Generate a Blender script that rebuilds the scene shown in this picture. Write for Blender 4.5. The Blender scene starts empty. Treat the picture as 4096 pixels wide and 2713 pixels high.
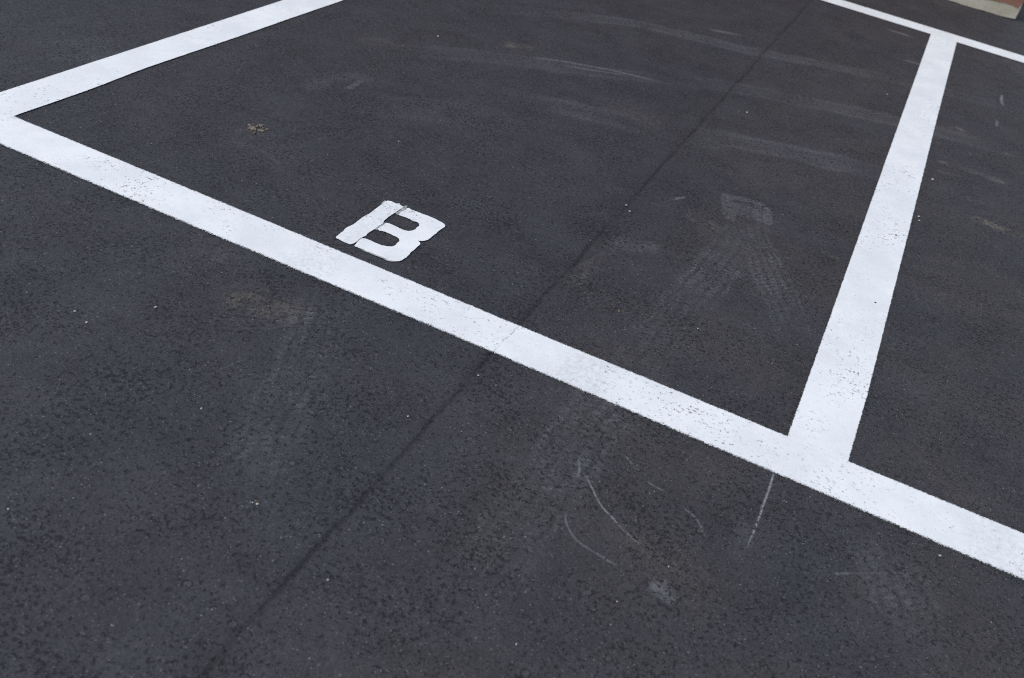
import bpy, bmesh, math, random
import numpy as np
from mathutils import Matrix, Vector
random.seed(7)
scene = bpy.context.scene
col = scene.collection

# ------------------------------------------------------------------ traced ground data (metres; x along the front line, y into the bay)
STEM=[(1.1042,0.3446),(1.1158,0.3485),(1.1332,0.3458),(1.1361,0.3511),(1.1412,0.3526),(1.1491,0.3457),(1.1597,0.3462),(1.1586,0.3223),(1.1585,0.2987),(1.1571,0.2811),(1.1567,0.2553),(1.1579,0.2337),(1.1644,0.2129),(1.163,0.1961),(1.1634,0.1701),(1.162,0.1536),(1.1611,0.1335),(1.1648,0.1219),(1.1615,0.1084),(1.1601,0.0924),(1.1613,0.0666),(1.1587,0.056),(1.1552,0.0499),(1.1454,0.0508),(1.1365,0.0502),(1.1217,0.0531),(1.111,0.0537),(1.107,0.0562),(1.1049,0.0647),(1.1039,0.0807),(1.1033,0.0993),(1.0995,0.1173),(1.1018,0.1346),(1.1035,0.1471),(1.1045,0.1577),(1.1027,0.1729),(1.1031,0.1845),(1.1022,0.1984),(1.1026,0.2134),(1.1043,0.2264),(1.1055,0.2436),(1.104,0.2655),(1.1036,0.2792),(1.1035,0.2957),(1.1025,0.3139),(1.1021,0.3313)]
BOWL=[(1.1714,0.3393),(1.1709,0.3455),(1.1758,0.3501),(1.1828,0.3454),(1.2016,0.3467),(1.2212,0.3465),(1.24,0.3479),(1.2599,0.3471),(1.2769,0.3442),(1.2937,0.3416),(1.3026,0.3375),(1.3083,0.3315),(1.3104,0.3245),(1.3091,0.3053),(1.3083,0.289),(1.3091,0.2734),(1.3086,0.2498),(1.3093,0.2311),(1.3079,0.22),(1.3026,0.2092),(1.2964,0.2035),(1.2888,0.1987),(1.2924,0.1973),(1.2969,0.1942),(1.3028,0.1892),(1.3052,0.1809),(1.3044,0.1656),(1.306,0.1464),(1.3049,0.1352),(1.3076,0.1174),(1.3094,0.095),(1.3082,0.086),(1.3077,0.0757),(1.3049,0.0681),(1.2987,0.0599),(1.2923,0.0554),(1.281,0.0501),(1.2679,0.054),(1.2589,0.0539),(1.2507,0.0525),(1.2326,0.0522),(1.2217,0.0523),(1.2075,0.0515),(1.1956,0.0529),(1.1854,0.0517),(1.17,0.0512),(1.167,0.0635),(1.1643,0.0797),(1.1633,0.0903),(1.1641,0.1011),(1.1719,0.1066),(1.1809,0.1072),(1.1884,0.107),(1.1981,0.1063),(1.2081,0.1051),(1.2262,0.1058),(1.2333,0.1094),(1.2409,0.1122),(1.2509,0.1204),(1.253,0.1293),(1.2519,0.1408),(1.2513,0.1548),(1.2495,0.1637),(1.2437,0.1711),(1.2336,0.1758),(1.2201,0.1763),(1.2076,0.1784),(1.1985,0.1778),(1.1875,0.1772),(1.1789,0.1727),(1.1693,0.1755),(1.1685,0.1901),(1.1695,0.2043),(1.1696,0.2236),(1.1751,0.2273),(1.193,0.2262),(1.2132,0.2242),(1.2309,0.2231),(1.2417,0.2274),(1.2496,0.2369),(1.2518,0.2499),(1.2498,0.2636),(1.2509,0.2771),(1.2436,0.2869),(1.2355,0.2929),(1.2229,0.2879),(1.2086,0.2927),(1.1962,0.294),(1.1824,0.2911),(1.1727,0.2911),(1.17,0.3026),(1.1698,0.3165),(1.1714,0.3274)]
SMEARS=[[(1.157,0.3543),(1.1581,0.3577),(1.1614,0.3546),(1.1634,0.3604),(1.1679,0.3479),(1.1702,0.3381),(1.1697,0.3234),(1.1705,0.3101),(1.1731,0.2938),(1.1677,0.2897),(1.1609,0.2953),(1.1589,0.3014),(1.1613,0.3108),(1.1594,0.3278),(1.1596,0.3447)],[(1.1672,0.2244),(1.1675,0.2158),(1.1684,0.1998),(1.1689,0.1862),(1.17,0.1749),(1.1688,0.1721),(1.1628,0.1717),(1.161,0.1867),(1.1617,0.2015),(1.1644,0.2129),(1.1626,0.2224)],[(1.1616,0.1106),(1.1631,0.1027),(1.1638,0.0925),(1.1652,0.0813),(1.1638,0.073),(1.1609,0.0757),(1.1597,0.0871),(1.1593,0.0967),(1.1599,0.1048)]]
STEM_HALO=[(1.097,0.3231),(1.0966,0.3372),(1.1001,0.3431),(1.1028,0.3301),(1.1025,0.3139),(1.0988,0.3151)]
BANDS=[('tread',[(1.2456,-0.1747),(1.2944,-0.2999),(1.3396,-0.4205),(1.3847,-0.5509),(1.4277,-0.6676),(1.4673,-0.7829),(1.5076,-0.9013),(1.5438,-0.9934)],0.155,0.5),('tread',[(2.0708,1.0553),(2.064,0.756),(2.0472,0.5211),(2.0339,0.2829),(2.0261,0.1034),(2.0176,-0.0347),(2.0078,-0.2093),(1.9989,-0.3657),(1.9954,-0.5577),(1.9882,-0.7512),(1.987,-0.8883),(1.9859,-1.0289)],0.165,0.34),('tread',[(2.0485,1.1498),(2.1208,0.9702),(2.2071,0.7865),(2.2821,0.6353),(2.3538,0.4996),(2.421,0.348)],0.14,0.44),('tread',[(2.6479,-0.21),(2.6969,-0.297),(2.7424,-0.3778),(2.7754,-0.4591),(2.8033,-0.5579)],0.17,0.55),('tread',[(2.6338,0.6192),(2.7572,0.4869),(2.855,0.4051)],0.17,0.12),('arc',[(0.4016,2.2533),(0.5205,2.3925),(0.6615,2.5264),(0.8128,2.649),(1.0227,2.8107),(1.2615,2.9033),(1.5131,2.9512),(1.7537,3.0398),(2.1134,3.1949),(2.4183,3.3096),(2.6046,3.34),(2.8504,3.3859),(3.0935,3.4138)],0.14,0.36),('arc',[(0.4563,1.4641),(0.5999,1.6071),(0.7644,1.7485),(0.9016,1.8352),(1.0457,1.9118),(1.185,2.007),(1.3354,2.1143),(1.4699,2.2093)],0.16,0.4),('arc',[(1.4069,2.1844),(1.5645,2.2893),(1.7715,2.4002),(1.9655,2.477),(2.1833,2.5561),(2.402,2.6354),(2.6461,2.6814),(2.9749,2.7401)],0.17,0.42),('arc',[(1.0162,1.3845),(1.1705,1.4742),(1.3217,1.5243),(1.4579,1.5576),(1.5819,1.5617),(1.7142,1.6019)],0.2,0.3),('arc',[(1.6551,1.5926),(1.8249,1.7269),(2.0099,1.8208),(2.1655,1.864),(2.3488,1.9235),(2.5158,1.9489)],0.19,0.32),('arc',[(1.8036,1.2899),(1.9422,1.4575),(2.1062,1.5951),(2.2879,1.6646)],0.25,0.14),('arc',[(0.5525,0.8448),(0.7764,0.9888),(1.0027,1.1481),(1.2472,1.2918)],0.24,0.13),('arc',[(2.5378,2.0305),(2.7352,2.0502),(2.9736,2.057)],0.2,0.2),('arc',[(-0.4078,0.3359),(-0.3135,0.459),(-0.221,0.6182),(-0.1553,0.8253)],0.25,0.22),('arc',[(-0.5426,0.4629),(-0.4406,0.6455),(-0.3492,0.8606)],0.2,0.1),('smudge',[(0.4542,0.8972),(0.458,0.9721),(0.4747,1.0466),(0.5113,1.1099),(0.5432,1.1117)],0.09,0.22),('smudge',[(0.5498,1.0832),(0.5541,1.0415),(0.5564,0.9948)],0.03,0.6),('patch',[(2.0155,1.1564),(2.0586,1.1641),(2.098,1.1684)],0.105,0.34),('patch',[(1.9634,1.2265),(1.9819,1.1459),(2.0069,1.0682)],0.045,0.5),('patch',[(1.9709,1.2262),(2.0242,1.253),(2.0734,1.2583)],0.035,0.5),('patch',[(2.0675,1.2601),(2.0926,1.1329)],0.028,0.62),('patch',[(2.1092,1.2364),(2.1282,1.1318)],0.034,0.62),('smudge',[(1.7652,0.6247),(1.811,0.6365),(1.8493,0.6713)],0.09,0.26),('smudge',[(1.845,0.6975),(1.8679,0.6782),(1.8712,0.6418)],0.02,0.35),('smudge',[(2.2902,-0.6426),(2.3017,-0.646),(2.3118,-0.6451)],0.045,0.75),('smudge',[(2.2984,-0.6186),(2.2979,-0.6338)],0.02,0.5),('smudge',[(2.0143,-0.4044),(2.0385,-0.4353)],0.045,0.25),('smudge',[(2.4055,-0.377),(2.4099,-0.4416)],0.06,0.14),('smudge',[(0.9248,-0.1931),(0.9365,-0.2488)],0.06,0.2)]
SCRATCHES=[([(2.4222,-0.1498),(2.4237,-0.218),(2.4237,-0.284),(2.4243,-0.3377),(2.4226,-0.391),(2.4216,-0.427)],0.003,1.0),([(2.0562,-0.4274),(2.0768,-0.4503),(2.1018,-0.4783),(2.1272,-0.5004),(2.1519,-0.5137),(2.1773,-0.5301),(2.1903,-0.5354)],0.0032,0.6),([(2.1903,-0.5354),(2.2101,-0.5449),(2.2235,-0.5521)],0.004,0.35),([(2.0604,-0.5601),(2.0689,-0.5797),(2.0847,-0.5981),(2.102,-0.6108),(2.122,-0.6197),(2.1485,-0.6248)],0.0028,0.36),([(2.1535,-0.6237),(2.1799,-0.6294),(2.199,-0.6304)],0.005,0.25),([(2.022,-0.384),(2.0334,-0.4102),(2.039,-0.4274),(2.0384,-0.4411)],0.003,0.5),([(2.2744,-0.393),(2.3004,-0.4043),(2.3197,-0.4232),(2.3365,-0.4501)],0.003,0.4),([(2.1789,-0.3615),(2.1965,-0.3651),(2.2173,-0.3663)],0.0028,0.3),([(2.1096,-0.3102),(2.1426,-0.3363)],0.0035,0.3),([(2.6039,-0.387),(2.6292,-0.3692)],0.0045,0.28),([(2.6292,-0.3692),(2.774,-0.2699)],0.0035,0.14),([(1.8122,1.0546),(1.8392,1.0955)],0.004,0.35),([(0.9017,1.9157),(1.016,1.9848),(1.1466,2.0467),(1.2824,2.0968),(1.4244,2.1287),(1.4828,2.1277)],0.01,0.3),([(1.0441,1.9447),(1.1817,2.0159),(1.299,2.0827)],0.01,0.25),([(2.8557,3.5971),(2.8552,3.5017),(2.8673,3.4007)],0.006,0.6),([(2.8413,3.0303),(2.8444,3.1362)],0.005,0.35),([(1.3977,3.1374),(1.5312,3.2017)],0.02,0.25),([(2.1993,4.2421),(2.3171,4.237)],0.02,0.3),([(2.3419,3.695),(2.4758,3.6989)],0.02,0.2),([(1.225,-0.6075),(1.2481,-0.5305)],0.003,0.1)]
TAN=[([(2.6395,2.2908),(2.7008,2.3084),(2.763,2.3048),(2.835,2.2991),(2.8758,2.2937)],0.035,0.6),([(2.6477,2.1722),(2.7069,2.2011)],0.03,0.35),([(2.8136,1.7998),(2.8599,1.7927),(2.9059,1.7856),(2.9423,1.7823)],0.045,0.8),([(2.6719,2.8164),(2.6896,2.8048)],0.03,0.5),([(2.7326,2.5044),(2.7743,2.5308)],0.03,0.35),([(2.878,2.667),(2.9103,2.6797)],0.03,0.3),([(2.3397,1.0634),(2.3503,1.0604)],0.012,0.8),([(2.3617,1.0521),(2.3828,1.0565)],0.012,0.7),([(1.1039,-0.3472),(1.1474,-0.346),(1.1967,-0.3327)],0.1,0.3),([(1.1661,-0.3514),(1.1921,-0.3366)],0.03,0.4),([(0.552,0.4147),(0.6483,0.3616),(0.7209,0.3384)],0.1,0.18),([(0.7695,1.9675),(0.8368,2.0083)],0.05,0.45),([(0.7453,1.9934),(0.7738,2.0118)],0.03,0.3),([(1.9188,0.9804),(1.9613,0.953)],0.07,0.28),([(1.7391,0.3068),(1.7437,0.5463)],0.05,0.2),([(0.337,1.4854),(0.4538,1.5499)],0.08,0.2),([(2.2213,-0.5455),(2.3024,-0.5624)],0.1,0.12),([(2.8413,4.391),(2.9642,4.1398)],0.1,0.2),([(1.3655,1.6982),(1.5267,1.668)],0.12,0.14)]
DARK=[([(1.6879,-1.2182),(1.6836,-1.1742)],0.1,0.5),([(1.4893,-1.2021),(1.5113,-1.1421)],0.09,0.35),([(1.2929,-1.2348),(1.2922,-1.2553)],0.05,0.3),([(2.2105,-0.7134),(2.2313,-0.714)],0.03,0.4),([(1.7268,0.7339),(1.7082,0.5531)],0.05,0.5),([(1.7002,0.4879),(1.7031,0.3979)],0.05,0.3),([(1.6843,1.7063),(1.7061,1.3577)],0.06,0.35)]
SEAM=[(1.6959,4.3906),(1.695,3.3647),(1.7032,2.8418),(1.709,2.2638),(1.7033,1.8123),(1.7121,1.1684),(1.7034,0.8761),(1.7005,0.5559),(1.6973,0.2405),(1.697,-0.0279),(1.6973,-0.1437),(1.6978,-0.5921),(1.6889,-0.7316),(1.6955,-0.8841),(1.6917,-0.9647),(1.7002,-1.0861),(1.6969,-1.2445)]
PEBBLES=[((1.8267,2.1053),0.0065,'w'),((1.7948,2.0767),0.004,'t'),((2.326,2.9801),0.005,'w'),((2.6163,2.0495),0.0075,'w'),((2.5977,1.6266),0.006,'c'),((2.6026,1.5914),0.005,'w'),((0.8437,-0.6311),0.0042,'w'),((0.9668,-0.5064),0.0046,'w'),((0.8936,-0.6476),0.0045,'c'),((1.2815,-0.7331),0.0032,'w'),((1.5411,-0.8924),0.0042,'c'),((1.5318,-0.894),0.0026,'w'),((1.1918,-1.1529),0.003,'w'),((1.7545,-0.9741),0.0026,'w'),((1.8936,0.2495),0.0034,'o'),((2.105,0.3171),0.0032,'c'),((1.6983,0.8781),0.0062,'b'),((1.7212,0.8451),0.0052,'b'),((2.8051,-0.1945),0.0048,'g'),((1.7077,-0.2558),0.0038,'w'),((1.6468,-0.4892),0.0033,'w'),((0.51,1.7796),0.006,'w'),((0.9177,0.7347),0.004,'w'),((2.2321,-0.7191),0.0027,'c'),((2.2925,-0.5753),0.0028,'w'),((2.1075,-0.9134),0.0025,'w'),((2.539,1.3893),0.005,'d'),((2.5338,0.8412),0.0042,'d'),((2.5293,0.4026),0.0036,'d')]
LEFT_IN=[(0.0036,-0.0028),(0.0056,0.3167),(-0.0172,0.6012),(0.0002,1.0339),(0.004,1.4072),(0.0097,1.6702),(0.0136,1.8447)]
DEBRIS_C=(0.5268,0.4552)
DEBRIS=[[(0.5199,0.4456),(0.5193,0.4519),(0.5206,0.4557),(0.5163,0.4604),(0.5083,0.4656),(0.5036,0.4675),(0.5025,0.4757),(0.511,0.4709),(0.5214,0.4659),(0.5269,0.4696),(0.5344,0.4638),(0.5415,0.4599),(0.5439,0.4533),(0.5388,0.4501),(0.5282,0.4477),(0.5237,0.4428)],[(0.5277,0.4752),(0.5285,0.4831),(0.5283,0.4924),(0.531,0.4977),(0.5357,0.4982),(0.5361,0.5057),(0.5417,0.5024),(0.5414,0.4949),(0.5434,0.4854),(0.5397,0.4837),(0.5351,0.4786),(0.5324,0.471)],[(0.5489,0.4587),(0.5474,0.4664),(0.5529,0.4678),(0.5575,0.4728),(0.5617,0.4727),(0.5659,0.4727),(0.5678,0.4655),(0.5669,0.4577),(0.5614,0.4585),(0.5568,0.4535)],[(0.5621,0.4778),(0.5625,0.4852),(0.5666,0.4898),(0.5713,0.4902),(0.5714,0.4833),(0.5677,0.477)],[(0.5543,0.428),(0.5505,0.4398),(0.5458,0.4507),(0.5481,0.4509),(0.5547,0.4397),(0.5589,0.4329),(0.5575,0.4292)],[(0.5476,0.4853),(0.548,0.4904),(0.5546,0.4836),(0.5556,0.4777)]]


# ------------------------------------------------------------------ small helpers
def link_mesh(name, verts, faces, mat=None, parent=None, smooth=False):
    me = bpy.data.meshes.new(name)
    me.from_pydata(verts, [], faces)
    me.update()
    o = bpy.data.objects.new(name, me)
    col.objects.link(o)
    if mat: me.materials.append(mat)
    if parent: o.parent = parent
    if smooth: me.polygons.foreach_set('use_smooth', [True]*len(me.polygons))
    return o

def tag(o, label=None, cat=None, group=None, kind=None):
    if label: o['label'] = label
    if cat: o['category'] = cat
    if group: o['group'] = group
    if kind: o['kind'] = kind
    return o

class NT:
    """tiny node-tree writer"""
    def __init__(s, name):
        s.m = bpy.data.materials.new(name); s.m.use_nodes = True
        s.t = s.m.node_tree; s.t.nodes.clear()
        s.out = s.t.nodes.new('ShaderNodeOutputMaterial')
        s.pos = s.t.nodes.new('ShaderNodeNewGeometry').outputs['Position']
    def n(s, typ, ins=None, **kw):
        nd = s.t.nodes.new(typ)
        for k, v in kw.items(): setattr(nd, k, v)
        for k, v in (ins or {}).items(): s.set(nd.inputs[k], v)
        return nd
    def set(s, sock, v):
        if isinstance(v, bpy.types.NodeSocket): s.t.links.new(v, sock)
        else: sock.default_value = v
    def math(s, op, a, b=0.0, c=0.0, clamp=False):
        nd = s.t.nodes.new('ShaderNodeMath'); nd.operation = op; nd.use_clamp = clamp
        for i, v in enumerate((a, b, c)): s.set(nd.inputs[i], v)
        return nd.outputs[0]
    def vmath(s, op, a, b=(0, 0, 0), scale=None):
        nd = s.t.nodes.new('ShaderNodeVectorMath'); nd.operation = op
        s.set(nd.inputs[0], a); s.set(nd.inputs[1], b)
        if scale is not None: s.set(nd.inputs['Scale'], scale)
        return nd.outputs[0]
    def noise(s, scale, detail=2, rough=.5, vec=None, out='Fac', dist=0.0):
        nd = s.n('ShaderNodeTexNoise', {'Vector': vec or s.pos, 'Scale': scale, 'Detail': detail, 'Roughness': rough, 'Distortion': dist})
        return nd.outputs[out]
    def vor(s, scale, feature='F1', vec=None, rnd=1.0):
        return s.n('ShaderNodeTexVoronoi', {'Vector': vec or s.pos, 'Scale': scale, 'Randomness': rnd}, feature=feature)
    def ramp(s, v, a, b, lo=0.0, hi=1.0, smooth=True):
        nd = s.n('ShaderNodeMapRange', {'Value': v, 'From Min': a, 'From Max': b, 'To Min': lo, 'To Max': hi})
        if smooth: nd.interpolation_type = 'SMOOTHSTEP'
        return nd.outputs[0]
    def mix(s, f, a, b, blend='MIX'):
        nd = s.n('ShaderNodeMix', None, data_type='RGBA', blend_type=blend)
        s.set(nd.inputs[0], f)
        for sock, v in ((nd.inputs[6], a), (nd.inputs[7], b)):
            s.set(sock, (*v, 1) if isinstance(v, tuple) and len(v) == 3 else v)
        return nd.outputs[2]
    def bsdf(s, colr, rough=.8, spec=.3, height=None, bdist=.001, bstr=1.0):
        b = s.n('ShaderNodeBsdfPrincipled', {'Roughness': rough, 'Specular IOR Level': spec})
        s.set(b.inputs['Base Color'], (*colr, 1) if isinstance(colr, tuple) else colr)
        if height is not None:
            bp = s.n('ShaderNodeBump', {'Height': height, 'Distance': bdist, 'Strength': bstr})
            s.t.links.new(bp.outputs[0], b.inputs['Normal'])
        return b.outputs[0]
    def done(s, sh):
        s.t.links.new(sh, s.out.inputs['Surface']); return s.m

SEAM_X0, SEAM_DX = 1.698, 0.00114

def pores(t):
    """open pores between the aggregate: crevices clustered in patches; returns 0..1 (1 = inside a pore)"""
    wob = t.noise(420, 2, .65, out='Color')
    v = t.vmath('ADD', t.pos, t.vmath('SCALE', t.vmath('SUBTRACT', wob, (.5, .5, .5)), scale=.005))
    big = t.noise(5.0, 4, .6)
    clus = t.noise(88, 3, .75)
    e1 = t.vor(125, 'DISTANCE_TO_EDGE', vec=v).outputs['Distance']
    e2 = t.vor(290, 'DISTANCE_TO_EDGE', vec=v).outputs['Distance']
    n3 = t.noise(450, 3, .75)
    mask = t.math('ADD', clus, t.math('MULTIPLY', t.math('SUBTRACT', big, .5), .32))
    c1 = t.math('MULTIPLY', t.ramp(e1, .115, .05), t.ramp(mask, .545, .61))
    c2 = t.math('MULTIPLY', t.ramp(e2, .16, .06), t.ramp(mask, .565, .67))
    c3 = t.ramp(t.math('ADD', n3, t.math('MULTIPLY', t.math('SUBTRACT', mask, .5), .30)), .705, .77)
    p = t.math('MAXIMUM', t.math('MAXIMUM', c1, t.math('MULTIPLY', c2, .75)), t.math('MULTIPLY', c3, .8))
    return t.math('MULTIPLY', p, t.ramp(t.noise(260, 2, .7), .3, .5, .55, 1.0)), mask

def seam_dist(t):
    sx = t.n('ShaderNodeSeparateXYZ', {'Vector': t.pos})
    line = t.math('MULTIPLY_ADD', sx.outputs[1], SEAM_DX, SEAM_X0)
    w1 = t.math('ADD', t.math('MULTIPLY', t.math('SUBTRACT', t.noise(4, 3, .6), .5), .03), t.math('MULTIPLY', t.math('SUBTRACT', t.noise(70, 3, .7), .5), .020))
    d = t.math('SUBTRACT', t.math('ADD', sx.outputs[0], w1), line)
    return d, t.math('ABSOLUTE', d)

# ------------------------------------------------------------------ asphalt
def asphalt_material():
    t = NT('asphalt')
    pore, mask = pores(t)
    marks = t.n('ShaderNodeAttribute', None, attribute_name='marks')
    sp = t.n('ShaderNodeSeparateColor', {'Color': marks.outputs['Color']})
    scuff, tan, dark = sp.outputs[0], sp.outputs[1], sp.outputs[2]
    # binder + fine grain
    grain = t.noise(520, 2, .8)
    mid = t.noise(60, 3, .6)
    cloud = t.noise(1.6, 4, .6)
    cloud2 = t.noise(6.5, 4, .6)
    hue = t.noise(2.3, 3, .5, vec=t.vmath('ADD', t.pos, (7, 3, 1)))
    base = t.mix(t.ramp(hue, .35, .65), (.0355, .0365, .0448), (.0370, .0370, .0438))
    base = t.mix(t.ramp(cloud, .3, .7), t.mix(1.0, base, (.93, .93, .93), 'MULTIPLY'), t.mix(1.0, base, (1.07, 1.07, 1.07), 'MULTIPLY'))
    # the strip laid later, right of the joint, carries a little more brown dust
    d, ad = seam_dist(t)
    side = t.math('MULTIPLY', t.ramp(d, -.05, .35), t.ramp(t.noise(3, 3, .6), .25, .75))
    base = t.mix(t.math('MULTIPLY', side, .75), base, (.0470, .0438, .0448))
    f = t.math('ADD', t.math('MULTIPLY', t.math('SUBTRACT', grain, .5), 2.3), t.math('MULTIPLY', t.math('SUBTRACT', mid, .5), .6))
    f = t.math('ADD', f, t.math('MULTIPLY', t.math('SUBTRACT', cloud2, .5), .55))
    f = t.math('ADD', f, t.math('MULTIPLY', t.math('SUBTRACT', t.noise(190, 3, .8), .5), 2.0))
    f = t.math('ADD', f, t.math('MULTIPLY', t.math('SUBTRACT', t.noise(22, 3, .6), .5), .5))
    f = t.math('MAXIMUM', t.math('ADD', f, 1.0), .25)
    base = t.mix(1.0, base, t.n('ShaderNodeCombineColor', {0: f, 1: f, 2: f}).outputs[0], 'MULTIPLY')
    # wear: rubbed pale dust, tan dust, oily dark
    keep = t.math('SUBTRACT', 1.0, t.math('MULTIPLY', pore, .8))
    brk = t.ramp(t.noise(95, 3, .65), .28, .62, .35, 1.0)
    s_f = t.math('MULTIPLY', t.math('MULTIPLY', scuff, brk), keep, clamp=True)
    base = t.mix(s_f, base, (.27, .278, .298))
    base = t.mix(t.math('MULTIPLY', t.math('MULTIPLY', tan, brk), keep, clamp=True), base, (.20, .175, .14))
    base = t.mix(t.math('MULTIPLY', dark, .55, clamp=True), base, (.020, .019, .019))
    # single pale stones and grains showing in the surface; the finest also paint glints into the colour
    for sc, thr, rad in ((150, .978, .30), (62, .985, .16), (300, .945, .40)):
        v = t.vor(sc)
        cs = t.n('ShaderNodeSeparateColor', {'Color': v.outputs['Color']})
        on = t.math('MULTIPLY', t.math('GREATER_THAN', cs.outputs[0], thr), t.ramp(v.outputs['Distance'], rad, rad*.6))
        stone = t.mix(cs.outputs[1], (.20, .15, .10), (.34, .37, .40))
        base = t.mix(t.math('MULTIPLY', on, t.ramp(cs.outputs[2], 0, 1, .08, .6)), base, stone)
    # larger grey stones, flush, ringed by a pore
    v = t.vor(34)
    cs = t.n('ShaderNodeSeparateColor', {'Color': v.outputs['Color']})
    on = t.math('MULTIPLY', t.math('GREATER_THAN', cs.outputs[0], .93), t.ramp(v.outputs['Distance'], .26, .2))
    ring = t.math('MULTIPLY', t.math('GREATER_THAN', cs.outputs[0], .93), t.math('MULTIPLY', t.ramp(v.outputs['Distance'], .22, .28), t.ramp(v.outputs['Distance'], .40, .30)))
    ring = t.math('MULTIPLY', ring, t.ramp(t.noise(90, 2), .42, .56))
    base = t.mix(t.math('MULTIPLY', on, .35), base, (.085, .088, .092))
    pore = t.math('MAXIMUM', pore, t.math('MULTIPLY', ring, .75))
    # pores: dark bitumen plus crevice shade painted into the colour; then the open joint
    jw = t.math('MULTIPLY', t.ramp(t.noise(9, 3, .6), .34, .6, .38, 1.0), t.ramp(t.noise(120, 2, .7), .32, .52, .45, 1.0))
    joint = t.math('MULTIPLY', t.ramp(ad, .009, .001), jw)
    halo = t.math('MULTIPLY', t.ramp(ad, .055, .004), t.ramp(t.noise(4, 3, .6), .25, .7, .15, .6))
    base = t.mix(t.math('MULTIPLY', halo, .22), base, (.024, .022, .021))
    base = t.mix(t.math('MULTIPLY', joint, .62), base, (.010, .010, .010))
    base = t.mix(t.math('MULTIPLY', pore, .86), base, (.0065, .007, .009))
    h = t.math('SUBTRACT', t.math('MULTIPLY', grain, .35), t.math('ADD', t.math('MULTIPLY', pore, 1.6), t.math('MULTIPLY', joint, 2.0)))
    h = t.math('ADD', h, t.math('MULTIPLY', mid, .8))
    return t.done(t.bsdf(base, .74, .3, h, .0016, .8))

def vnoise(x, y, s, seed=0):
    """value noise on arrays"""
    x = x*s; y = y*s
    xi = np.floor(x).astype(np.int64); yi = np.floor(y).astype(np.int64)
    fx = x-xi; fy = y-yi; fx = fx*fx*(3-2*fx); fy = fy*fy*(3-2*fy)
    def hsh(a, b):
        h = (a*374761393 + b*668265263 + seed*1442695041) & 0xffffffff
        h = ((h ^ (h >> 13))*1274126177) & 0xffffffff
        return ((h ^ (h >> 16)) & 0xffff)/65535.0
    return (hsh(xi, yi)*(1-fx)+hsh(xi+1, yi)*fx)*(1-fy)+(hsh(xi, yi+1)*(1-fx)+hsh(xi+1, yi+1)*fx)*fy

def fbm(x, y, s, seed=0, o=3):
    r = 0; a = .5; tot = 0
    for k in range(o):
        r = r + a*vnoise(x, y, s*2**k, seed+k); tot += a; a *= .55
    return r/tot

def spline(pts, step):
    """Catmull-Rom through pts, resampled about every step metres"""
    p = np.array(pts, float)
    if len(p) == 2: p = np.stack([p[0], (p[0]+p[1])/2, p[1]])
    q = np.vstack([2*p[0]-p[1], p, 2*p[-1]-p[-2]])
    out = []
    for i in range(1, len(q)-2):
        n = max(2, int(np.linalg.norm(q[i+1]-q[i])/step))
        u = np.linspace(0, 1, n, endpoint=False)[:, None]
        a, b, c, d = q[i-1], q[i], q[i+1], q[i+2]
        out.append(.5*((2*b)+(-a+c)*u+(2*a-5*b+4*c-d)*u*u+(-a+3*b-3*c+d)*u**3))
    out.append(p[-1:])
    return np.vstack(out)

def path_field(X, Y, pts, reach, step):
    """signed distance and arc length of the grid points near a path"""
    c = spline(pts, step)
    seg = np.linalg.norm(np.diff(c, axis=0), axis=1); S = np.concatenate([[0], np.cumsum(seg)])
    box = (X > c[:, 0].min()-reach) & (X < c[:, 0].max()+reach) & (Y > c[:, 1].min()-reach) & (Y < c[:, 1].max()+reach)
    idx = np.nonzero(box)[0]
    px, py = X[idx], Y[idx]
    best = np.full(len(idx), 1e9); sd = np.zeros(len(idx)); ss = np.zeros(len(idx))
    for i in range(len(c)-1):
        a = c[i]; d = c[i+1]-a; L2 = d@d+1e-12
        u = np.clip(((px-a[0])*d[0]+(py-a[1])*d[1])/L2, 0, 1)
        ex = px-a[0]-u*d[0]; ey = py-a[1]-u*d[1]
        dd = ex*ex+ey*ey
        m = dd < best
        best[m] = dd[m]; sd[m] = (np.sign(d[0]*ey-d[1]*ex)*np.sqrt(dd))[m]; ss[m] = (S[i]+u*seg[i])[m]
    k = np.sqrt(best) < reach
    return idx[k], sd[k], ss[k], S[-1]

def sstep(a, b, x):
    u = np.clip((x-a)/(b-a), 0, 1); return u*u*(3-2*u)

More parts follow.
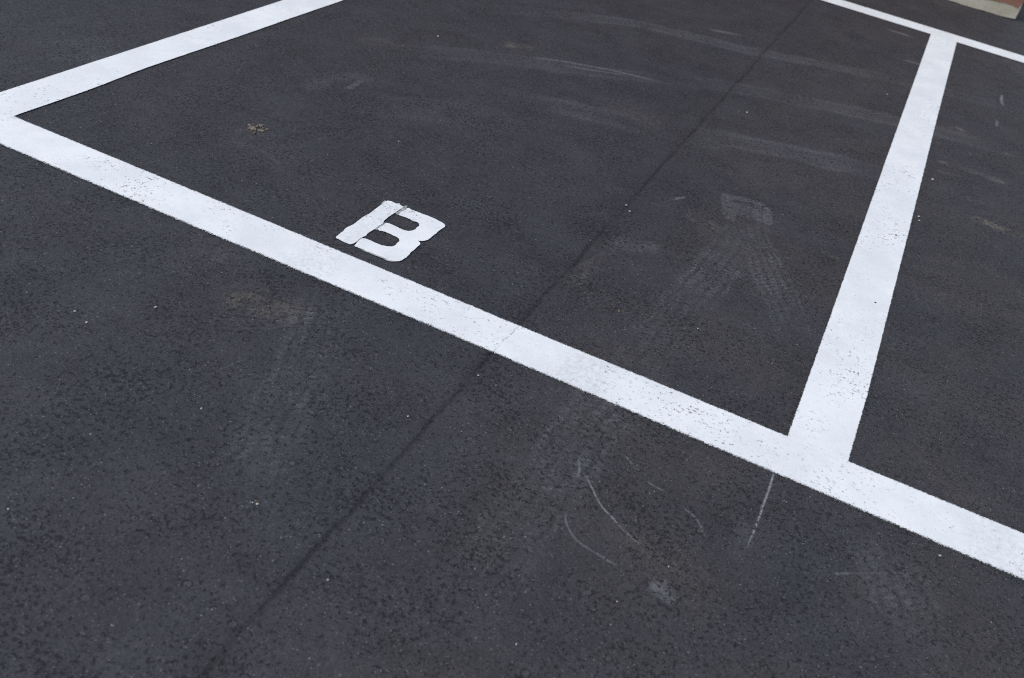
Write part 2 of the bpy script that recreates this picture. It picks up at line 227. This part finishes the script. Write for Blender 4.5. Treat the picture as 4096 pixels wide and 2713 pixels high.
def wear_marks(X, Y):
    M = np.zeros((len(X), 3))
    for k, (kind, pts, w, st) in enumerate(BANDS):
        hw = w/2
        idx, sd, ss, L = path_field(X, Y, pts, hw*1.5, .05 if kind != 'smudge' else .02)
        x, y = X[idx], Y[idx]
        wob = (fbm(x, y, 9, 50+k)-.5)*hw*.5
        r = np.abs(sd+wob)/hw
        if kind == 'tread':
            prof = 1-sstep(.65, 1.15, r)
            ribs = .5+.5*np.sin((ss+np.abs(sd)*.35*np.sign(np.sin(sd/hw*5)))*2*math.pi/.021 + 7*fbm(x, y, 9, 90+k))
            groove = np.ones_like(r)
            for g in (-.62, -.18, .25, .66): groove *= .15+.85*sstep(.02, .12, np.abs((sd+wob)/hw-g))
            edge = 1+.35*np.exp(-((r-.78)/.2)**2)
            patch = .5+.65*sstep(.3, .7, fbm(x, y, 5, 10+k))
            v = prof*groove*edge*patch*(.35+1.0*ribs*sstep(.25, .75, fbm(x, y, 24, 30+k)))*(.45+1.1*fbm(x, y, 60, 130+k))*(.45+1.1*fbm(x, y, 70, 130+k))
            v *= sstep(0, .12, ss)*sstep(0, .6*min(L, .8), L-ss)
        elif kind == 'arc':
            prof = 1-sstep(.45, 1.2, r)
            edge = .55+.75*np.exp(-((r-.75)/.2)**2)
            streak = .4+1.1*fbm(ss*1.0, sd*40, 1.6, 20+k)
            teeth = .75+.5*(.5+.5*np.sin(ss*2*math.pi/.03))*fbm(x, y, 12, 3+k)
            patch = .45+.7*sstep(.3, .7, fbm(ss, sd*2, 1.6, 40+k))
            v = 1.45*prof*edge*streak*patch*teeth
            v *= sstep(0, .35, ss)*sstep(0, .35, L-ss)
        elif kind == 'patch':
            prof = 1-sstep(.8, 1.1, r)
            v = prof*(.5+.8*fbm(x, y, 40, 60+k))*(.55+.6*(.5+.5*np.sin(ss*2*math.pi/.018+2*fbm(x, y, 9, 2))))
        else:
            prof = 1-sstep(.25, 1.25, r)
            v = prof*(.35+1.1*fbm(x, y, 45, 60+k))
        np.maximum.at(M[:, 0], idx, st*.38*v)
    for k, (pts, w, st) in enumerate(SCRATCHES):
        idx, sd, ss, L = path_field(X, Y, pts, max(w*2.2, .012), .012)
        x, y = X[idx], Y[idx]
        hw = max(w*.55, .0017)*(1+0*k) if pts[0][1] < .3 else max(w*.75, .006)
        core = np.exp(-(sd/hw)**2)
        v = core*(.65+.5*fbm(x, y, 110, 5+k))*(.5+.5*sstep(0, .12*L, ss))*sstep(-.02, .3*L, L-ss)
        M[idx, 0] = np.maximum(M[idx, 0], st*v*1.6)
    for k, (pts, w, st) in enumerate(TAN):
        idx, sd, ss, L = path_field(X, Y, pts, w*1.4, .03)
        x, y = X[idx], Y[idx]
        v = (1-sstep(.2, 1.2, np.abs(sd)/w*1.3))*sstep(.35, .7, fbm(ss*.6+k, sd*3, 28, 70+k)*.6+fbm(x, y, 60, 71+k)*.4)
        M[idx, 1] = np.maximum(M[idx, 1], st*v)
    for k, (pts, w, st) in enumerate(DARK):
        idx, sd, ss, L = path_field(X, Y, pts, w*1.4, .03)
        x, y = X[idx], Y[idx]
        M[idx, 2] = np.maximum(M[idx, 2], st*(1-sstep(.1, 1.2, np.abs(sd)/w*1.4))*(.4+fbm(x, y, 25, 80+k)))
    return np.clip(M, 0, 1)

def axis(parts):
    a = [np.arange(p[0], p[1], p[2]) for p in parts]
    return np.unique(np.round(np.concatenate(a), 5))

def build_ground():
    far = np.array([.3, .8, 2, 5, 12, 30, 80, 200, 400])
    xs = axis([(-1.0, 1.75, .0045), (1.75, 2.68, .0024), (2.68, 3.2, .0045)]); xs = np.concatenate([(xs[0]-far)[::-1], xs, xs[-1]+far])
    ys = axis([(-1.6, -.8, .0042), (-.8, -.1, .0026), (-.1, .35, .0042), (.35, 1.6, .007), (1.6, 6.6, .0095)]); ys = np.concatenate([(ys[0]-far)[::-1], ys, ys[-1]+far])
    nx, ny = len(xs), len(ys)
    X, Y = np.meshgrid(xs, ys); X = X.ravel(); Y = Y.ravel()
    near = (X > -1.1) & (X < 3.3) & (Y > -1.7) & (Y < 6.7)
    Z = np.zeros_like(X)
    Z[near] = -.0012*fbm(X[near], Y[near], 14, 1) - .0008*fbm(X[near], Y[near], 60, 2)
    # the joint is a shallow sunken line
    dj = np.abs(X-(SEAM_X0+SEAM_DX*Y)); Z[near] -= .0015*np.exp(-(dj[near]/.012)**2)
    Z[~near] = -.001
    co = np.stack([X, Y, Z], 1).astype(np.float32)
    me = bpy.data.meshes.new('ground')
    i, j = np.meshgrid(np.arange(nx-1), np.arange(ny-1)); a = (j*nx+i).ravel()
    quads = np.stack([a, a+1, a+nx+1, a+nx], 1).astype(np.int32)
    me.vertices.add(len(co)); me.vertices.foreach_set('co', co.ravel())
    nq = len(quads)
    me.loops.add(nq*4); me.loops.foreach_set('vertex_index', quads.ravel())
    me.polygons.add(nq); me.polygons.foreach_set('loop_start', np.arange(0, nq*4, 4, dtype=np.int32))
    me.update(calc_edges=True)
    me.polygons.foreach_set('use_smooth', np.ones(nq, bool))
    M = wear_marks(X, Y)
    at = me.attributes.new('marks', 'FLOAT_COLOR', 'POINT')
    at.data.foreach_set('color', np.concatenate([M, np.ones((len(X), 1))], 1).astype(np.float32).ravel())
    me.materials.append(asphalt_material())
    o = bpy.data.objects.new('ground', me); col.objects.link(o)
    tag(o, 'dark grey worn asphalt of the car park with a joint running through it', None, None, 'structure')
    return o
build_ground()

# ------------------------------------------------------------------ white paint
def paint_material(name, soft):
    t = NT(name)
    pore, mask = pores(t)
    big = t.noise(3.2, 3, .6, vec=t.vmath('ADD', t.pos, (3, 9, 0)))
    sub = t.math('ADD', mask, t.math('MULTIPLY', t.math('SUBTRACT', big, .5), .7))
    hole = t.math('MULTIPLY', t.ramp(pore, .35, .8), t.ramp(sub, .57, .80))
    speck = t.ramp(t.math('SUBTRACT', t.noise(330, 2, .75), t.math('MULTIPLY', t.math('SUBTRACT', sub, .5), .16)), .31, .245)
    hole = t.math('MAXIMUM', hole, t.math('MULTIPLY', speck, .6))
    tone = t.noise(5, 5, .65); fine = t.noise(300, 2, .6)
    c = t.mix(t.ramp(tone, .3, .7), (.69, .72, .745), (.80, .825, .84))
    c = t.mix(t.math('MULTIPLY', t.ramp(t.noise(28, 4, .65), .5, .8), .22), c, (.50, .50, .51))
    c = t.mix(t.math('MULTIPLY', t.ramp(fine, .5, .25), .10), c, (.45, .46, .48))
    sx = t.n('ShaderNodeSeparateXYZ', {'Vector': t.pos}).outputs[0]
    for xc, wd, k in ((1.13, .09, .10), (1.92, .10, .14), (2.93, .12, .10)):
        b = t.ramp(t.math('ABSOLUTE', t.math('SUBTRACT', t.math('ADD', sx, t.math('MULTIPLY', t.noise(12, 2), .06)), xc+.03)), wd, wd*.4)
        c = t.mix(t.math('MULTIPLY', t.math('MULTIPLY', b, k*2), t.ramp(t.noise(85, 3, .7), .38, .66)), c, (.34, .345, .355))
    c = t.mix(t.math('MULTIPLY', hole, .82), c, (.05, .052, .058))
    d, ad = seam_dist(t)
    crack = t.math('MULTIPLY', t.ramp(ad, .0028, .0006), t.ramp(t.noise(30, 2, .6), .36, .55, .0, .45))
    c = t.mix(crack, c, (.07, .07, .075))
    h = t.math('SUBTRACT', t.math('MULTIPLY', t.noise(200, 3, .6), .4), hole)
    sh = t.bsdf(c, .62, .35, h, .0010, .7)
    if soft:
        e = t.n('ShaderNodeAttribute', None, attribute_name='cover').outputs['Fac']
        n = t.math('ADD', t.math('MULTIPLY', t.math('SUBTRACT', t.noise(320, 2, .7), .5), .9), t.math('MULTIPLY', t.math('SUBTRACT', t.noise(90, 2, .6), .5), .35))
        a = t.ramp(t.math('ADD', e, t.math('MULTIPLY', n, t.ramp(e, .98, .75))), .28, .66)
        tr = t.n('ShaderNodeBsdfTransparent').outputs[0]
        mx = t.n('ShaderNodeMixShader', {0: a}); t.t.links.new(tr, mx.inputs[1]); t.t.links.new(sh, mx.inputs[2])
        sh = mx.outputs[0]
    return t.done(sh)
PAINT = paint_material('white_line_paint', True)
PAINT_HARD = paint_material('white_letter_paint', False)

def paint_line(label, la, lb, fuzz_a, fuzz_b, z=.0022, jit=.0005):
    """a painted strip between edge polylines la and lb (equal length); the paint thins out over fuzz metres at each edge"""
    n = 0; A = []; Bp = []
    for P, Q in ((la, A), (lb, Bp)):
        pts = np.array(P, float); s = np.concatenate([[0], np.cumsum(np.linalg.norm(np.diff(pts, axis=0), axis=1))])
        n = n or max(8, int(s[-1]/.02))
        u = np.linspace(0, s[-1], n)
        Q.extend(np.stack([np.interp(u, s, pts[:, 0]), np.interp(u, s, pts[:, 1])], 1))
    verts = []; cov = []; faces = []
    for i in range(n):
        a, b = A[i], Bp[i]; d = (b-a)/np.linalg.norm(b-a)
        a = a+d*random.uniform(-jit, jit); b = b+d*random.uniform(-jit, jit)
        for p, c in ((a-d*fuzz_a, 0), (a+d*fuzz_a, 1), (b-d*fuzz_b, 1), (b+d*fuzz_b, 0)):
            verts.append((p[0], p[1], z)); cov.append(c)
        if i:
            k = 4*i
            for q in range(3): faces.append((k-4+q, k-3+q, k+1+q, k+q))
    o = link_mesh('parking_line', verts, faces, PAINT)
    me = o.data
    bm = bmesh.new(); bm.from_mesh(me); bmesh.ops.recalc_face_normals(bm, faces=bm.faces)
    if bm.faces[0].normal.z < 0: bmesh.ops.reverse_faces(bm, faces=bm.faces)
    bm.to_mesh(me); bm.free()
    at = me.attributes.new('cover', 'FLOAT', 'POINT'); at.data.foreach_set('value', cov)
    return tag(o, label, 'parking line', 'painted lines of the parking bays')

W, D = 2.4235, 4.427
def back_y(x): return 4.427-.0445*(x-2.423)
paint_line('long white line across the front of the bay, right beside the painted letter',
           [(-.15, -.15), (.78, -.1515), (1.7, -.147), (2.42, -.150), (2.96, -.155), (5.0, -.155)],
           [(-.15, 0), (.95, .001), (1.72, -.001), (2.43, .001), (2.98, .003), (5.0, .003)], .012, .007)
paint_line('white divider line on the right that joins the front line and the thin back line',
           [(2.4235, -.008), (2.423, 1.45), (2.4225, 2.75), (2.423, 3.37), (2.423, back_y(2.423)+.008)],
           [(2.5715, -.008), (2.577, .3), (2.5765, 1.53), (2.574, 3.0), (2.575, back_y(2.575)+.008)], .004, .004, .0024)
li0 = [(.0005, -.008)] + [(p[0]*.4, p[1]) for p in LEFT_IN[1:]] + [(0, 3.0), (0, back_y(0)+.008)]
li = [tuple(p) for p in spline(li0, .05)]
lo = [(-.149, -.008)] + [(-.149, p[1]) for p in LEFT_IN[1:]] + [(-.149, 3.0), (-.149, back_y(-.149)+.008)]
paint_line('white side line slanting away at the upper left, by the corner', li, lo, .003, .004, .0024)
paint_line('narrow white line at the back of the bay, nearest the concrete wall',
           [(-.15, back_y(-.15)), (1.736, back_y(1.736)), (2.423, back_y(2.423)), (2.963, back_y(2.963)), (5.0, back_y(5.0))],
           [(-.15, back_y(-.15)+.163), (1.859, back_y(1.859)+.166), (2.5, back_y(2.5)+.166), (2.962, back_y(2.962)+.166), (5.0, back_y(5)+.166)], .004, .005)

# ------------------------------------------------------------------ the letter
def poly_mesh(name, pts, mat, parent, z, jag=.0006, sub=.004, thick=.0012):
    P = np.array(pts, float); out = []
    for i in range(len(P)):
        a, b = P[i], P[(i+1) % len(P)]
        n = max(1, int(np.linalg.norm(b-a)/sub))
        for k in range(n):
            q = a+(b-a)*k/n
            out.append(q+np.array([random.uniform(-jag, jag), random.uniform(-jag, jag)]))
    bm = bmesh.new()
    vs = [bm.verts.new((q[0], q[1], z)) for q in out]
    f = bm.faces.new(vs); f.normal_update()
    if f.normal.z < 0: f.normal_flip()
    if thick:
        lowv = [bm.verts.new((q[0], q[1], z-thick)) for q in out]
        for i in range(len(vs)):
            j = (i+1) % len(vs)
            bm.faces.new((vs[i], lowv[i], lowv[j], vs[j]))
    bmesh.ops.triangulate(bm, faces=[f])
    bmesh.ops.recalc_face_normals(bm, faces=bm.faces)
    me = bpy.data.meshes.new(name); bm.to_mesh(me); bm.free()
    up = [p for p in me.polygons if abs(p.normal.z) > .9]
    if up and up[0].normal.z < 0: me.flip_normals()
    me.materials.append(mat)
    o = bpy.data.objects.new(name, me); col.objects.link(o); o.parent = parent
    return o

def smear_material():
    t = NT('thin_grey_overspray')
    a = t.ramp(t.noise(130, 3, .7), .30, .62, .35, .95)
    sh = t.bsdf((.40, .42, .43), .8, .2)
    tr = t.n('ShaderNodeBsdfTransparent').outputs[0]
    mx = t.n('ShaderNodeMixShader', {0: a}); t.t.links.new(tr, mx.inputs[1]); t.t.links.new(sh, mx.inputs[2])
    return t.done(mx.outputs[0])
SMEAR = smear_material()
letter = bpy.data.objects.new('painted_letter', None); col.objects.link(letter); letter.empty_display_size = .1
tag(letter, 'white stencilled capital letter B painted beside the front line inside the bay', 'letter')
poly_mesh('letter_stem', STEM, PAINT_HARD, letter, .0026)
poly_mesh('letter_bowls', BOWL, PAINT_HARD, letter, .0026)
for q in SMEARS:
    o = poly_mesh('overspray', q, SMEAR, letter, .0016, thick=0)
    o['label'] = 'thin grey paint bled into the stencil gap'
poly_mesh('overspray', STEM_HALO, SMEAR, letter, .0016, thick=0)
hal = []
for i in range(30):
    u = i/29; x = np.interp(u, [0, 1], [BOWL[42][0], BOWL[34][0]])
# faint bleed along the near edge of the lower bowl
pb = [BOWL[k] for k in range(34, 44)]
poly_mesh('overspray', [(p[0], p[1]) for p in pb]+[(p[0]-.0035, p[1]-.0045) for p in pb[::-1]], SMEAR, letter, .0014, thick=0)

# ------------------------------------------------------------------ concrete wall at the far right
def concrete_material():
    t = NT('pale_concrete')
    n = t.noise(6, 5, .65); f = t.noise(70, 3, .6)
    c = t.mix(t.ramp(n, .3, .7), (.42, .385, .295), (.55, .515, .42))
    c = t.mix(t.math('MULTIPLY', t.ramp(f, .55, .8), .5), c, (.17, .17, .15))
    hole = t.ramp(t.noise(120, 2, .5), .30, .24)
    c = t.mix(hole, c, (.10, .10, .09))
    return t.done(t.bsdf(c, .9, .2, t.math('SUBTRACT', f, hole), .002, .6))
def redpaint_material():
    t = NT('red_brown_paint')
    n = t.noise(8, 4, .6); f = t.noise(60, 3, .6)
    c = t.mix(t.ramp(n, .3, .7), (.235, .115, .082), (.285, .14, .10))
    c = t.mix(t.math('MULTIPLY', t.ramp(f, .6, .85), .3), c, (.30, .20, .15))
    return t.done(t.bsdf(c, .7, .3, f, .001, .5))
wall = bpy.data.objects.new('concrete_wall', None); col.objects.link(wall)
wall.location = (2.8965, 5.4955, 0); wall.rotation_euler = (0, 0, math.atan(-.0445))
tag(wall, 'pale concrete wall end painted red-brown above its bare foot, behind the back line', 'wall')
WL, WD, WH = 8.0, .22, 4.0  # unseen height and length, enlarged to block sky light and darken the far ground
bm = bmesh.new()
# front outline with a slightly raised, worn corner at the foot
fr = [(-WL, 0)] + [(-WL+(WL-.14)*k/120, .0015*math.sin(k*1.7)+.0015) for k in range(1, 121)] + [(-.10, .0015), (-.06, .0035), (-.03, .006), (-.002, .0085), (0, .012), (.002, .08), (.001, .13), (0, WH-.015), (-.012, WH), (-WL, WH)]
fv = [bm.verts.new((x, 0, z)) for x, z in fr]; bv = [bm.verts.new((x, WD, z)) for x, z in fr]
bm.faces.new(fv); bm.faces.new(bv[::-1])
for i in range(len(fr)):
    j = (i+1) % len(fr); bm.faces.new((fv[j], fv[i], bv[i], bv[j]))
bmesh.ops.recalc_face_normals(bm, faces=bm.faces)
me = bpy.data.meshes.new('wall_body'); bm.to_mesh(me); bm.free(); me.materials.append(concrete_material())
o = bpy.data.objects.new('wall_body', me); col.objects.link(o); o.parent = wall
# paint coat: ragged brushed lower edge, leaves a bare margin along the end
lowp = []
x = -WL
while x < -.016:
    zb = np.interp(x, [-WL, -.2, -.118, -.043, -.014], [.076, .0775, .0855, .0845, .0785])
    lowp.append((x, zb+random.uniform(-.0016, .0016)+.0012*math.sin(x*60))); x += random.uniform(.004, .009)
right = [(-.0135, .078), (-.010, .090), (-.004, .104), (-.0015, .115), (-.0012, .131), (-.002, WH-.02), (-.014, WH-.004)]
outl = lowp + right + [(-WL, WH-.004)]
bm = bmesh.new()
v0 = [bm.verts.new((x, -.0025, z)) for x, z in outl]; v1 = [bm.verts.new((x, .0, z)) for x, z in outl]
f = bm.faces.new(v0)
for i in range(len(outl)):
    j = (i+1) % len(outl); bm.faces.new((v0[i], v0[j], v1[j], v1[i]))
bmesh.ops.recalc_face_normals(bm, faces=bm.faces)
bmesh.ops.triangulate(bm, faces=[f])
me = bpy.data.meshes.new('paint_coat'); bm.to_mesh(me); bm.free(); me.materials.append(redpaint_material())
o = bpy.data.objects.new('paint_coat', me); col.objects.link(o); o.parent = wall
o['label'] = 'red-brown paint with a ragged brushed lower edge'

# ------------------------------------------------------------------ dried debris in the bay
def debris_material():
    t = NT('dry_tan_leaf')
    n = t.noise(160, 3, .65)
    c = t.mix(t.ramp(n, .3, .7), (.13, .112, .088), (.28, .245, .195))
    return t.done(t.bsdf(c, .85, .2, n, .002, .8))
deb = []
bm = bmesh.new()
for q in DEBRIS:
    P = np.array(q); c = P.mean(0)
    ring = []
    for i in range(len(P)):
        for k in range(3):
            p = P[i]+(P[(i+1) % len(P)]-P[i])*k/3
            ring.append(p+np.array([random.uniform(-.001, .001), random.uniform(-.002, .002)]))
    lo_ = [bm.verts.new((p[0], p[1], -.0005)) for p in ring]
    hi_ = [bm.verts.new((p[0], p[1], .001+random.uniform(0, .004))) for p in ring]
    cc = bm.verts.new((c[0], c[1], .005))
    for i in range(len(ring)):
        j = (i+1) % len(ring)
        bm.faces.new((lo_[i], lo_[j], hi_[j], hi_[i])); bm.faces.new((hi_[i], hi_[j], cc))
bmesh.ops.recalc_face_normals(bm, faces=bm.faces)
me = bpy.data.meshes.new('dried_debris'); bm.to_mesh(me); bm.free(); me.materials.append(debris_material())
o = bpy.data.objects.new('dried_debris', me); col.objects.link(o)
tag(o, 'tan scrap of dry crumbled litter lying on the asphalt left of the letter', 'litter')

# ------------------------------------------------------------------ loose pebbles
def stone_material(name, a, b):
    t = NT(name)
    c = t.mix(t.noise(300, 3, .6), a, b)
    return t.done(t.bsdf(c, .75, .3, t.noise(500, 2, .6), .0008, .6))
STONE = {'w': stone_material('white_stone', (.34, .335, .31), (.54, .53, .50)),
         'c': stone_material('cream_stone', (.40, .34, .26), (.56, .50, .42)),
         't': stone_material('tan_stone', (.24, .18, .13), (.36, .28, .2)),
         'o': stone_material('orange_stone', (.38, .22, .10), (.50, .32, .16)),
         'b': stone_material('bluish_stone', (.24, .27, .29), (.40, .44, .46)),
         'g': stone_material('grey_stone', (.30, .31, .28), (.46, .47, .44)),
         'd': stone_material('dark_stone', (.035, .035, .036), (.06, .06, .06))}
PEB_LABELS = [
    'roundest white pebble in the upper middle, just right of the asphalt joint',
    'small tan pebble touching the left of a white one beside the joint',
    'little white pebble near the upper end of the right divider line, inside the bay',
    'white pebble right of the divider line, below the upper tan scuff',
    'white pebble close to the right edge of the divider line, upper of a pair',
    'second of the pair by the right edge of the divider, just below its twin',
    'white pebble at the left, below the front line near the corner',
    'bright white pebble below the front line, right of another white one',
    'long pale pebble below two white ones at the left',
    'tiny bright white pebble alone in the left foreground',
    'pinkish white pebble in the lower left foreground, larger of two',
    'tiny white chip beside a pinkish pebble in the lower left',
    'white chip near the left edge of the frame, low down',
    'tiny white pebble by the lower end of the asphalt joint',
    'small orange pebble inside the bay just behind the front line',
    'cream pebble inside the bay near the right part of the front line',
    'bluish stone lying in the asphalt joint, upper of two',
    'bluish stone on the joint, lower of two',
    'grey pebble under the front line at the lower right',
    'white pebble on the joint just below the front line',
    'white pebble below the front line, left of the joint',
    'white pebble at the top of the bay, right of the slanting side line',
    'small white pebble inside the bay between litter and joint',
    'cream grain at the bottom, left of the pale rubbed smudge',
    'white grain above the pale rubbed smudge in the foreground',
    'tiny white grain low in the middle foreground',
    'dark speck of grit lying on the upper divider line',
    'dark speck of grit halfway down the divider line',
    'dark speck of grit on the divider near the front line']
for ((px, py), r, c), lab in zip(PEBBLES, PEB_LABELS):
    r *= .74
    bm = bmesh.new(); bmesh.ops.create_icosphere(bm, subdivisions=2, radius=1)
    ax = Vector((random.uniform(.85, 1.2), random.uniform(.75, 1.0), random.uniform(.55, .75)))
    cuts = [Vector((random.uniform(-1, 1), random.uniform(-1, 1), random.uniform(-.6, 1))).normalized() for _ in range(7)]
    for v in bm.verts:
        for n in cuts:
            e = v.co.dot(n)-.78
            if e > 0: v.co -= n*e*.9
        v.co = Vector((v.co.x*ax.x, v.co.y*ax.y, v.co.z*ax.z))*r*random.uniform(.96, 1.04)
    me = bpy.data.meshes.new('pebble'); bm.to_mesh(me); bm.free(); me.materials.append(STONE[c])
    o = bpy.data.objects.new('pebble', me); col.objects.link(o)
    o.location = (px, py, r*.42+(.002 if c == 'd' else 0)); o.rotation_euler = (0, 0, random.uniform(0, 6.28))
    tag(o, lab, 'pebble', 'loose pebbles on the asphalt')

# ------------------------------------------------------------------ camera: 35 mm lens held at 1.43 m, tilted down and rolled
cam = bpy.data.cameras.new('camera'); cam.lens = 35.0; cam.sensor_width = 36.0; cam.sensor_fit = 'HORIZONTAL'
cam.clip_start = .05; cam.clip_end = 2000
co = bpy.data.objects.new('camera', cam); col.objects.link(co)
Rm = Matrix(((0.89407421, -0.37420204, 0.24617909), (0.40958644, 0.46054817, -0.78748608), (0.18130157, 0.80490261, 0.56503233)))
co.matrix_world = Matrix.Translation((2.33202975, -2.05389857, 1.42771295)) @ Rm.to_4x4()
cam.dof.use_dof = True; cam.dof.focus_distance = 2.75; cam.dof.aperture_fstop = 4.0
scene.camera = co

# ------------------------------------------------------------------ overcast daylight
w = bpy.data.worlds.new('World'); scene.world = w; w.use_nodes = True
nt = w.node_tree; nt.nodes.clear()
SUN_EL, SUN_AZ = math.radians(58), math.radians(215)      # azimuth measured from +x towards +y, of the direction the light comes from
sky = nt.nodes.new('ShaderNodeTexSky'); sky.sky_type = 'NISHITA'; sky.sun_disc = False
sky.sun_elevation = SUN_EL; sky.sun_rotation = math.pi/2-SUN_AZ
hs = nt.nodes.new('ShaderNodeHueSaturation'); hs.inputs['Saturation'].default_value = .5   # cloud cover: greyer than a clear sky
bg = nt.nodes.new('ShaderNodeBackground'); bg.inputs['Strength'].default_value = .11
ou = nt.nodes.new('ShaderNodeOutputWorld')
nt.links.new(sky.outputs[0], hs.inputs['Color']); nt.links.new(hs.outputs[0], bg.inputs[0]); nt.links.new(bg.outputs[0], ou.inputs[0])
sl = bpy.data.lights.new('sun', 'SUN'); sl.energy = 1.2; sl.angle = math.radians(25); sl.color = (1, .98, .95)
so = bpy.data.objects.new('sun', sl); col.objects.link(so)
dirv = Vector((math.cos(SUN_EL)*math.cos(SUN_AZ), math.cos(SUN_EL)*math.sin(SUN_AZ), math.sin(SUN_EL)))
so.rotation_euler = dirv.to_track_quat('Z', 'Y').to_euler(); so.location = dirv*20
vs = scene.view_settings
vs.view_transform = 'Standard'; vs.look = 'None'; vs.gamma = 1; vs.use_curve_mapping = False; vs.exposure = 0.60
scene.render.engine = 'CYCLES'
scene.cycles.use_denoising = False
scene.cycles.filter_width = 1.05
